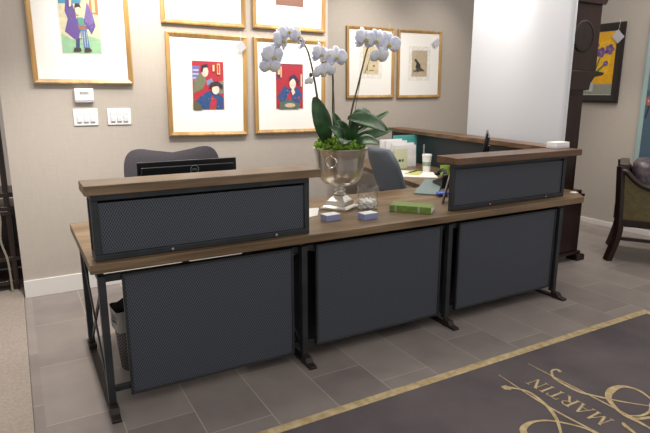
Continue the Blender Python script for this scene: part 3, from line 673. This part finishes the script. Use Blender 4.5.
def leaf(mb, base, tip, width, lift, fold=.25, nrm=(0, -.5, 1), curl=0):
    base, tip = Vector(base), Vector(tip); d = tip-base; n = Vector(nrm); n = (n - d.normalized()*n.dot(d.normalized())).normalized(); s = d.normalized().cross(n)
    def fn(u, v):
        w_ = width/2*(math.sin(PI*min(1, (u*.94+.03)))**.62); x = (v-.5)*2
        return base + d*u + n*(lift*math.sin(PI*u) - curl*u*u + fold*width*abs(x)**1.4*.5*(1-u*.4)) + s*x*w_
    mb.grid(fn, 12, 6)
def blossom(parent, c, size, yawv, pitchv, seed):
    """phalaenopsis flower: faces local -y, turned by yaw and pitch"""
    R0 = Matrix.Translation(c) @ Matrix.Rotation(yawv, 4, 'Z') @ Matrix.Rotation(pitchv, 4, 'X')
    m_ = MB(); rn = random.Random(seed)
    for a, ln, wd, dy in ((90, .52, .40, .004), (215, .52, .38, .004), (325, .52, .38, .004), (10, .58, .66, -.003), (170, .58, .66, -.003)):
        a = R_(a + rn.uniform(-7, 7)); dx, dz = math.cos(a), math.sin(a)
        def fn(u, v, a=a, ln=ln, wd=wd, dy=dy, dx=dx, dz=dz):
            x = (v-.5)*2; ww = size*wd/2*(math.sin(PI*(u*.9+.05))**.5); t_ = u*ln*size
            p = Vector((dx*t_ - dz*x*ww, dy + size*(.12*u*u + .07*x*x - .05*math.sin(PI*u)), dz*t_ + dx*x*ww)); return R0 @ p
        m_.grid(fn, 6, 6)
    b = m_.build('blossom', PETAL, parent, solid=.0012, smooth=60, recalc=False)
    l = MB(); l.ball((0, 0, 0), size*.075, 1, (1, 1.6, .9)); l.ball((-size*.06, -size*.02, -size*.06), size*.05, 1); l.ball((size*.06, -size*.02, -size*.06), size*.05, 1)
    for v in l.bm.verts: v.co = R0 @ (v.co + Vector((0, -size*.08, -size*.04)))
    l.build('lip', LIP, b)
def orchid(label, stem, leaves, flowers, stake=None, buds=()):
    t = thing('orchid_plant', label, 'orchid', (stem[0][0], stem[0][1], 1.155), 0, 'white orchids in the silver urn'); O = t.location.copy()
    P = catmull(stem, 6); m_ = MB(O); m_.tube(P, [.0072-.0036*i/(len(P)-1) for i in range(len(P))], 8)
    for b_ in buds:
        m_.ball(b_, .012, 1, (1, 1, 1.3))
    m_.build('stem', STEMM, t)
    for b_, q_, wd, lf, nr, cu_ in leaves:
        m_ = MB(O); leaf(m_, b_, q_, wd, lf, nrm=nr, curl=cu_); m_.build('leaf', LEAFM, t, solid=.003, smooth=60, recalc=False)
    if stake: m_ = MB(O); m_.tube(stake, .0022, 6); m_.build('stake', mat('green_stake', (66, 62, 44), .6), t)
    for i, (c, s_, y_, p_) in enumerate(flowers): blossom(t, Vector(c)-O, s_*1.1, y_, p_, i*7+len(label))
Y0 = UY
orchid('tallest white orchid arching left over the red print, dark stem',
       [(1.735, Y0-.02, 1.16), (1.712, Y0, 1.28), (1.684, Y0, 1.52), (1.645, Y0, 1.70), (1.61, Y0, 1.79), (1.54, Y0-.01, 1.845), (1.472, Y0-.02, 1.855), (1.40, Y0-.03, 1.79)],
       [((1.73, Y0-.05, 1.20), (1.625, Y0-.08, 1.492), .115, .03, (-.3, -1, .2), .0), ((1.81, Y0-.10, 1.20), (1.70, Y0-.15, 1.315), .09, .03, (-.1, -.8, .6), .01), ((1.80, Y0+.05, 1.20), (1.70, Y0+.04, 1.43), .09, .02, (.3, -.9, .1), 0)],
       [((1.375, Y0-.05, 1.725), .125, .25, .25), ((1.355, Y0-.04, 1.665), .10, -.2, .5), ((1.43, Y0-.05, 1.815), .115, .6, -.1), ((1.47, Y0-.05, 1.865), .10, .1, -.35), ((1.535, Y0-.05, 1.845), .10, .75, .1), ((1.575, Y0-.03, 1.80), .075, 1.3, .3)],
       stake=[(1.75, Y0, 1.16), (1.70, Y0+.012, 1.50), (1.664, Y0+.012, 1.66)])
orchid('short white orchid with small open sprays in the middle of the urn',
       [(1.85, Y0+.02, 1.16), (1.818, Y0+.02, 1.36), (1.815, Y0+.02, 1.596), (1.796, Y0+.01, 1.69), (1.76, Y0, 1.705), (1.72, Y0, 1.695), (1.675, Y0, 1.625), (1.65, Y0, 1.59)],
       [((1.82, Y0-.10, 1.19), (1.745, Y0-.22, 1.215), .10, .035, (-.1, -.6, .8), .01), ((1.88, Y0-.06, 1.22), (1.76, Y0-.12, 1.345), .085, .02, (.1, -1, .4), 0), ((1.86, Y0+.0, 1.21), (1.79, Y0-.02, 1.39), .08, .02, (.2, -1, .3), 0)],
       [((1.70, Y0-.03, 1.75), .115, .5, .1), ((1.81, Y0-.03, 1.735), .12, -.25, .0), ((1.765, Y0-.01, 1.745), .09, .2, -.2), ((1.705, Y0-.03, 1.64), .09, .2, .3), ((1.75, Y0-.02, 1.65), .085, -.5, .4), ((1.63, Y0-.01, 1.585), .05, .1, .3)],
       stake=[(1.85, Y0+.035, 1.16), (1.826, Y0+.035, 1.60)], buds=[(1.642, Y0-.005, 1.625)])
orchid('white orchid leaning right in front of the botanical print',
       [(1.915, Y0, 1.16), (1.94, Y0, 1.375), (1.995, Y0, 1.57), (2.04, Y0, 1.73), (2.065, Y0, 1.80), (2.10, Y0-.02, 1.83), (2.15, Y0-.03, 1.81)],
       [((1.84, Y0-.12, 1.355), (2.10, Y0-.20, 1.29), .125, .03, (.0, -.75, .65), .02), ((1.87, Y0-.05, 1.19), (1.90, Y0-.12, 1.36), .08, .02, (0, -1, .2), 0), ((1.94, Y0+.02, 1.30), (2.14, Y0+.05, 1.395), .12, .04, (-.2, -.9, .5), .03), ((1.98, Y0+.02, 1.25), (2.255, Y0+.02, 1.39), .045, .008, (-.2, -.7, .7), 0), ((1.86, Y0-.06, 1.20), (2.21, Y0-.08, 1.275), .07, .02, (-.1, -.8, .5), 0), ((1.9, Y0-.13, 1.19), (2.03, Y0-.20, 1.22), .10, .03, (0, -.6, .8), .03)],
       [((2.01, Y0-.05, 1.85), .13, .35, .0), ((2.085, Y0-.06, 1.845), .12, .0, .1), ((2.195, Y0-.05, 1.825), .13, -.45, .05), ((2.125, Y0-.05, 1.745), .105, -.2, .5), ((2.15, Y0-.03, 1.88), .08, -.3, -.3)],
       stake=[(1.95, Y0+.02, 1.16), (1.985, Y0+.02, 1.40), (2.035, Y0+.015, 1.68)])

# ------------------------------------------------------------------ things on the counter
def box_thing(name, loc, w, d, h, rot, m, label, cat, group=None, extra=None, bevel=.001, capm=None):
    t = thing(name, label, cat, loc, rot, group)
    MB().box(-w/2, w/2, -d/2, d/2, 0, h).build('stack', m, t, bevel=bevel)
    return t
for (x, y, lab) in ((1.630, 2.825, 'stack of white business cards with lavender edges below the urn foot'), (1.850, 2.745, 'stack of white business cards with lavender edges in front of the pebble glass')):
    t = thing('business_card_stack', lab, 'cards', (x, y, .7605), R_(4), 'business card stacks on the counter')
    MB().box(-.05, .05, -.034, .034, 0, .036).build('card_edges', LAVEN, t, bevel=.001)
    MB().box(-.049, .051, -.033, .035, .0362, .039).build('top_card', PAPER, t, smooth=0)
t = thing('glass_jar', 'clear glass tumbler half filled with white pebbles beside the urn', 'glass', (2.0, 2.975, .7605))
g = MB(); g.lathe([(.066, 0), (.070, .004), (.071, .155), (.069, .157), (.067, .155), (.066, .01), (.0001, .008)], (0, 0, 0), 40); g.build('tumbler', GLASS, t)
peb = MB(); rn = random.Random(3)
for k in range(190):
    a = rn.uniform(0, 2*PI); rr = .053*math.sqrt(rn.random()); peb.ball((rr*math.cos(a), rr*math.sin(a), .020+rn.uniform(0, .048)), rn.uniform(.009, .012), 1, (1, 1, .7), jit=.001)
po = peb.build('pebbles', mat('white_pebble', (250, 249, 245), .5), None); po.location = (2.0, 2.975, .7605); tag(po, 'white pebbles filling the lower half of the glass tumbler', 'pebbles', kind='stuff')
t = thing('book', 'thick green covered book lying flat on the counter', 'book', (2.232, 2.795, .7605), R_(-49.6))
# spine edge to the left, pages to the right
MB().box(-.132, .134, -.066, .062, .0035, .039).build('pages', PAPER, t, smooth=0)
c_ = MB(); c_.box(-.136, .136, -.070, .066, 0, .0034); c_.box(-.136, .136, -.070, .066, .0391, .0425); c_.box(-.136, .136, -.070, -.0662, .0034, .0391); c_.build('cover', GREENB, t, bevel=.0012)
c_ = MB(); c_.box(.05, .064, -.0715, -.070, .0, .0426); c_.box(-.10, -.088, -.0715, -.070, .0, .0426); c_.build('band', mat('silver_band', (170, 182, 166), .3, .4), t, smooth=0)
t = one('paper_sheet', MB().prism([(1.47, 2.93), (1.62, 2.97), (1.74, 3.17), (1.58, 3.2)], .7606, .7625), PAPER, (1.6, 3.05, .7605), 'loose white sheet between the left raised counter and the urn', 'paper', smooth=0)
one('paper_slip', MB().prism([(.285, 2.90), (.30, 2.88), (.315, 2.93), (.295, 2.95)], .7606, .766), PAPER, (.28, 2.92, .7605), 'tiny white paper slip at the left end of the counter', 'paper', smooth=0)
t = thing('card_holder', 'white stack of cards on top of the right raised counter', 'cards', (3.52, 2.72, 1.1175), R_(2))
MB().box(-.072, .072, -.048, .048, 0, .02).build('tray', mat('clear_white_tray', (214, 214, 226), .3), t, bevel=.003)
MB().box(-.070, .070, -.046, .046, .0202, .045).build('card_pile', PAPER, t, bevel=.001)
one('paper_slip', MB().box(3.72, 3.77, 2.69, 2.73, .7606, .766), PAPER, (3.745, 2.71, .7605), 'small white slip at the right end of the lower counter', 'paper', smooth=0)
t = thing('tabletop_sign', 'thin framed counter sign leaning beside the right raised counter, seen edge-on', 'sign', (2.600, 2.925, .7605), R_(-41.8))
Mx = Matrix.Rotation(R_(13), 4, 'Y')
MB().box(-.002, .004, -.07, .07, 0.002, .255, Mx).build('sign_frame', mat('pewter', (150, 148, 150), .3, .6), t, bevel=.001)
MB().box(.0042, .012, -.068, .068, .004, .25, Mx).build('backing', BLACK, t, smooth=0)
# desk pad, phone and blue mouse behind the right raised counter
one('desk_folder', MB().prism([(2.62, 3.27), (2.73, 3.13), (3.28, 3.66), (3.14, 3.76)], .7606, .772), GREYP, (2.85, 3.3, .7605), 'dark grey-green folder lying beside the desk phone', 'folder', bevel=.002)
one('computer_mouse', (lambda m_: (m_.ball((2.76, 3.10, .7805), .045, 3, (1.25, .9, .44)), m_)[1])(MB()), BLUEP, (2.76, 3.10, .7605), 'bright blue rounded mouse at the foot of the counter sign', 'mouse', smooth=60)
t = thing('desk_phone', 'black desk phone behind the counter sign', 'phone', (3.10, 3.43, .7725), R_(-20))
MB().prism([(-.11, .0), (.11, .0), (.11, .02), (-.11, .085)], -.09, .09, 'XZ', Matrix.Rotation(PI/2, 4, 'Z')).build('base', BLACK, t, bevel=.004)
h_ = MB(); h_.tube(catmull([(-.07, -.11, .10), (-.05, -.05, .125), (-.045, .02, .12), (-.05, .09, .09)], 4), .016, 8); h_.ball((-.07, -.115, .092), .026, 2, (1, 1, .7)); h_.ball((-.055, .095, .08), .026, 2, (1, 1, .7)); h_.build('handset', BLACK, t)
k_ = MB()
for i in range(4):
    for j in range(3): k_.box(.0+.018*j, .012+.018*j, -.07+.02*i, -.056+.02*i, .04, .06)
k_.build('keypad', PLASTG, t)

# ------------------------------------------------------------------ on the return
TB = .7605
one('hanging_folder', MB().box(3.52, 3.84, 4.765, 4.78, TB, 1.07), TEAL, (3.66, 4.77, TB), 'teal folder standing at the back of the paper row', 'folder', bevel=.002)
pr = [(3.52, 4.555, .225, .012), (3.53, 4.60, .245, -.02), (3.48, 4.65, .265, .03), (3.45, 4.70, .28, 0)]
names = ['front', 'second', 'third', 'rearmost']
for i, (x, y, h_, rr) in enumerate(pr):
    m_ = MB(); M = Matrix.Translation((x, y, TB)) @ Matrix.Rotation(rr, 4, 'Z') @ Matrix.Rotation(-.06, 4, 'X')
    m_.box(-.14, .14, -.01, .01, 0.001, h_, M)
    one('document_stack', m_, mat('papers_edge', (222, 222, 224), .7, noise=((3, 200, 3), (246, 246, 246), 2)), (x, y, TB), 'upright bundle of white papers, %s in the row before the teal folder' % names[i], 'papers', 'white paper bundles standing on the return', smooth=0)
t = thing('greeting_card', 'pale green card with small dark print standing before the papers', 'card', (3.41, 4.48, TB), R_(-6))
MB().box(-.075, .075, -.004, .004, 0, .20).build('card', PGREEN, t, smooth=0)
k_ = MB(); k_.box(-.03, .0, -.0048, -.0042, .07, .095); k_.box(.01, .03, -.0048, -.0042, .07, .095); k_.build('printing', mat('green_ink', (70, 84, 60), .6), t, smooth=0)
t = thing('paper_cup', 'white paper cup with green print and lid on the return', 'cup', (3.49, 4.17, TB))
MB().lathe([(.034, 0), (.046, .155)], (0, 0, 0), 28).build('cup', PAPER, t)
MB().lathe([(.049, .155), (.049, .163), (.043, .174), (.040, .174)], (0, 0, 0), 28).build('lid', PLASTW, t)
k_ = MB(); k_.lathe([(.0395, .06), (.0425, .10)], (0, 0, 0), 28, close=False); k_.build('printed_band', mat('cup_print', (150, 172, 150), .6), t)
one('paper_sheet', MB().prism([(3.299, 4.424), (3.075, 4.015), (3.325, 3.807), (3.516, 4.10)], TB, TB+.004), PAPER, (3.3, 4.08, TB), 'loose white sheets spread under the yellow notepad', 'paper', smooth=0)
one('notepad', MB().prism([(3.19, 4.12), (3.36, 4.24), (3.42, 4.14), (3.26, 4.0)], TB+.0045, TB+.014), mat('yellow_green_pad', (206, 208, 120), .5), (3.3, 4.13, TB+.0045), 'yellow-green notepad lying on the loose sheets', 'notepad', bevel=.001)
one('pen', MB().tube([(3.23, 4.11, TB+.019), (3.37, 4.17, TB+.019)], .0045, 8), INK, (3.3, 4.14, TB+.0145), 'dark pen lying across the yellow-green notepad', 'pen')
t = thing('pencil_cup', 'lime green cup beside the right raised counter', 'cup', (3.45, 3.86, TB))
MB().lathe([(.038, 0), (.044, .10), (.040, .10), (.035, .008), (.0001, .008)], (0, 0, 0), 28).build('cup', LIME, t)
k_ = MB(); k_.tube([(3.64, 4.40, TB+.001), (3.655, 4.42, TB+.24)], .007, 8)
one('marker_pen', k_, PLASTG, (3.645, 4.41, TB), 'grey marker standing upright beside the paper cup', 'pen')

# ------------------------------------------------------------------ wastebasket
t = thing('wastebasket', 'black wire mesh wastebasket with clear liner under the left end', 'wastebasket', (.515, 3.05, 0))
MB().lathe([(.115, .0), (.115, .006), (.117, .006), (.14, .285), (.143, .285), (.121, .0)], (0, 0, 0), 40, close=False).build('basket', (lambda m_: m_)(perf_mat('wire_mesh', (26, 26, 30), (92, 90, 90), .012)), t)
MB().lathe([(.0001, .003), (.115, .004), (.115, .0)], (0, 0, 0), 32, close=False).build('bottom', BLACK, t)
MB().tube([(.143*math.cos(a), .143*math.sin(a), .287) for a in [2*PI*i/32 for i in range(33)]], .005, 6).build('rim', BLACK, t)
l_ = MB(); l_.grid(lambda u, v: Vector(((.147+.006*math.sin(u*44)+.003*v)*math.cos(2*PI*u), (.147+.006*math.sin(u*44))*math.sin(2*PI*u), .24+.12*v+.01*math.sin(u*31))), 72, 4)
l_.build('liner', mat('liner_plastic', (120, 122, 120), .2), t, smooth=60, recalc=False)
# cable under the desk
k_ = MB(); k_.tube(catmull([(1.25, 2.77, .48), (1.305, 2.765, .56), (1.36, 2.765, .60), (1.42, 2.765, .61), (1.50, 2.765, .60), (1.58, 2.765, .55)], 6), .004, 6)
k_.tube(catmull([(1.25, 2.77, .48), (1.22, 2.77, .3), (1.20, 2.77, .10), (1.15, 2.75, .006)], 6), .004, 6)
one('power_cable', k_, mat('cable_grey', (170, 172, 178), .5), (1.3, 2.9, 0), 'thin pale cable hanging behind the gap of the first two front panels', 'cable')

# ------------------------------------------------------------------ longcase clock behind the partition
CO = (4.25, 3.28, 0)
ck = thing('longcase_clock', 'tall dark mahogany clock case standing beyond the white partition', 'clock', CO)
k_ = MB(CO)
x0, x1, yf, yb = 4.03, 4.46, 3.13, 3.44
k_.box(x0, x1, yf, yb, .085, .60); k_.box(x0-.012, x1+.012, yf-.012, yb, .60, .625); k_.box(x0+.03, x1-.02, yf-.0, yb-.01, .625, .66)
k_.box(x0-.0, x1+.02, yf-.02, yb, .06, .09); k_.build('base_case', MAHOG, ck, bevel=.004)
for a, b in ((x0-.005, x0+.09), (x1-.05, x1+.06)):
    k_ = MB(CO); k_.prism([(a, 0), (b, 0), (b, .045), (b-.02, .06), (a, .06)], yf-.04, yf+.08, 'XZ'); k_.build('foot', MAHOG, ck, bevel=.004)
k_ = MB(CO); k_.box(4.06, 4.36, yf+.03, yb-.02, .66, 1.60); k_.build('trunk', MAHOG, ck, bevel=.004)
k_ = MB(CO); k_.box(4.09, 4.295, yf+.018, yf+.03, .74, 1.50); k_.build('trunk_door', MAHOG, ck, bevel=.003)
k_ = MB(CO)
k_.prism([(4.03, 1.54), (4.36, 1.54), (4.375, 1.60), (4.42, 1.65), (4.53, 1.668), (4.545, 1.69), (4.44, 1.70), (4.03, 1.70)], yf-.02, yb, 'XZ'); k_.build('moulding', MAHOG, ck, bevel=.003)
k_ = MB(CO); k_.box(4.03, 4.455, yf, yb-.01, 1.70, 2.26); hood = k_.build('hood', MAHOG, ck, bevel=.004)
k_ = MB(CO); k_.prism([(4.02, 2.24), (4.46, 2.24), (4.50, 2.30), (4.46, 2.40), (4.30, 2.50), (4.02, 2.50)], yf-.03, yb, 'XZ'); k_.build('cornice', MAHOG, ck, bevel=.004)
k_ = MB(CO)
k_.lathe([(.13, 0), (.13, .006), (.116, .01), (.116, .006)], (0, 0, 0), 36, Matrix.Translation((4.243, yf-.001, 1.98)) @ Matrix.Rotation(PI/2, 4, 'X'))
k_.build('dial_ring', mat('aged_brass', (36, 27, 25), .5, .3), hood)
k_ = MB(CO); k_.lathe([(.112, 0), (.112, .004)], (0, 0, 0), 36, Matrix.Translation((4.243, yf-.001, 1.98)) @ Matrix.Rotation(PI/2, 4, 'X')); k_.build('dial', mat('dark_dial', (26, 20, 20), .3), hood)
k_ = MB(CO); k_.box(4.235, 4.251, yf-.008, yf-.006, 1.975, 2.05); k_.bar((4.243, yf-.008, 1.98), (4.30, yf-.008, 2.0), .008, .002, (0, 1, 0)); k_.build('hand', mat('aged_brass', (36, 27, 25), .5, .3), hood)

# ------------------------------------------------------------------ armchair
ac = thing('armchair', 'dark wooden armchair with olive leather sides at the right edge', 'armchair', (5.14, 2.815, 0), R_(-58))
def post(sy, pts, r_, name='leg'):
    m_ = MB(); P = catmull([(x, sy, z) for x, z in pts], 5); m_.tube(P, r_, 4, flat=.9); return m_.build(name, DKWOOD, ac, bevel=.003, smooth=50)
for s_ in (-1, 1):
    post(s_*.30, [(-.375, 0), (-.345, .12), (-.318, .26), (-.315, .40), (-.330, .65), (-.345, .88)], .042)
    post(s_*.30, [(.34, 0), (.325, .2), (.32, .44)], .03)
    m_ = MB(); P = catmull([(-.345, s_*.305, .84), (-.30, s_*.305, .83), (-.24, s_*.31, .77), (-.16, s_*.315, .715), (-.05, s_*.315, .685), (.12, s_*.31, .67), (.27, s_*.305, .665), (.33, s_*.30, .62), (.32, s_*.30, .44)], 5)
    m_.tube(P, .024, 8, flat=1.2); m_.build('arm', DKWOOD, ac, smooth=60)
    m_ = MB(); m_.prism([(-.325, .40), (.31, .40), (.31, .64), (.26, .66), (.1, .665), (-.05, .68), (-.16, .71), (-.24, .765), (-.33, .82)], s_*.292, s_*.312, 'XZ'); m_.build('side_panel', OLIVE, ac, bevel=.003)
    m_ = MB(); m_.box(-.32, .33, s_*.30-.02, s_*.30+.02, .345, .40); m_.build('seat_rail', DKWOOD, ac, bevel=.003)
    m_ = MB(); m_.box(-.315, .32, s_*.30-.012, s_*.30+.012, .205, .235); m_.build('stretcher', DKWOOD, ac, bevel=.003)
m_ = MB(); m_.box(-.365, -.285, -.28, .28, .40, .895); m_.build('backrest', DKWOOD, ac, bevel=.006)
m_ = MB(); cushion(m_, .58, .56, .12, Matrix.Translation((-.0, 0, .46)), edge=.35); m_.build('seat', OLIVE, ac, smooth=60)
m_ = MB(); cushion(m_, .50, .46, .15, Matrix.Translation((5.14, 2.815, 0)) @ Matrix.Rotation(R_(-58), 4, 'Z') @ Matrix.Translation((-.150, -.0, .70)) @ Matrix.Rotation(-.12, 4, 'Y') @ Matrix.Rotation(PI/2, 4, 'Z') @ Matrix.Rotation(PI/2, 4, 'X'), edge=.5, crown=.03)
one('throw_pillow', m_, PURP, (5.14, 2.815, .53), 'shiny mauve-grey pillow propped in the dark armchair', 'pillow', smooth=70)

# ------------------------------------------------------------------ next room, seen past the left wall end
SO = (-.35, 4.95, .004)
sh = thing('shelf_stand', 'dark wooden open shelf stand in the room past the left wall', 'shelf', SO)
for x in (-.62, -.120):
    for y in (4.75, 5.08):
        m_ = MB(SO); m_.box(x, x+.035, y, y+.035, .006, 1.40); m_.build('post', DKWOOD, sh, bevel=.003)
for z, xr in ((.05, -.02), (.24, -.02), (.60, -.02), (.635, -.03), (.742, -.045), (1.1, -.09), (1.35, -.09)):
    m_ = MB(SO); m_.box(-.63, xr, 4.74, 5.12, z, z+.034); m_.build('shelf', DKWOOD, sh, bevel=.003)
m_ = MB(SO); m_.box(-.62, -.03, 5.09, 5.105, .09, .60); m_.build('back_board', DKWOOD, sh)
m_ = MB((-.16, 4.70, .004)); m_.tube(catmull([(-.135, 4.70, .004), (-.14, 4.70, .25), (-.17, 4.70, .42), (-.155, 4.70, .60), (-.19, 4.70, .72)], 6), .008, 8)
one('cane', m_, mat('pale_cane', (150, 146, 132), .4), (-.16, 4.70, .004), 'pale curved rod standing against the dark shelf stand', 'rod')
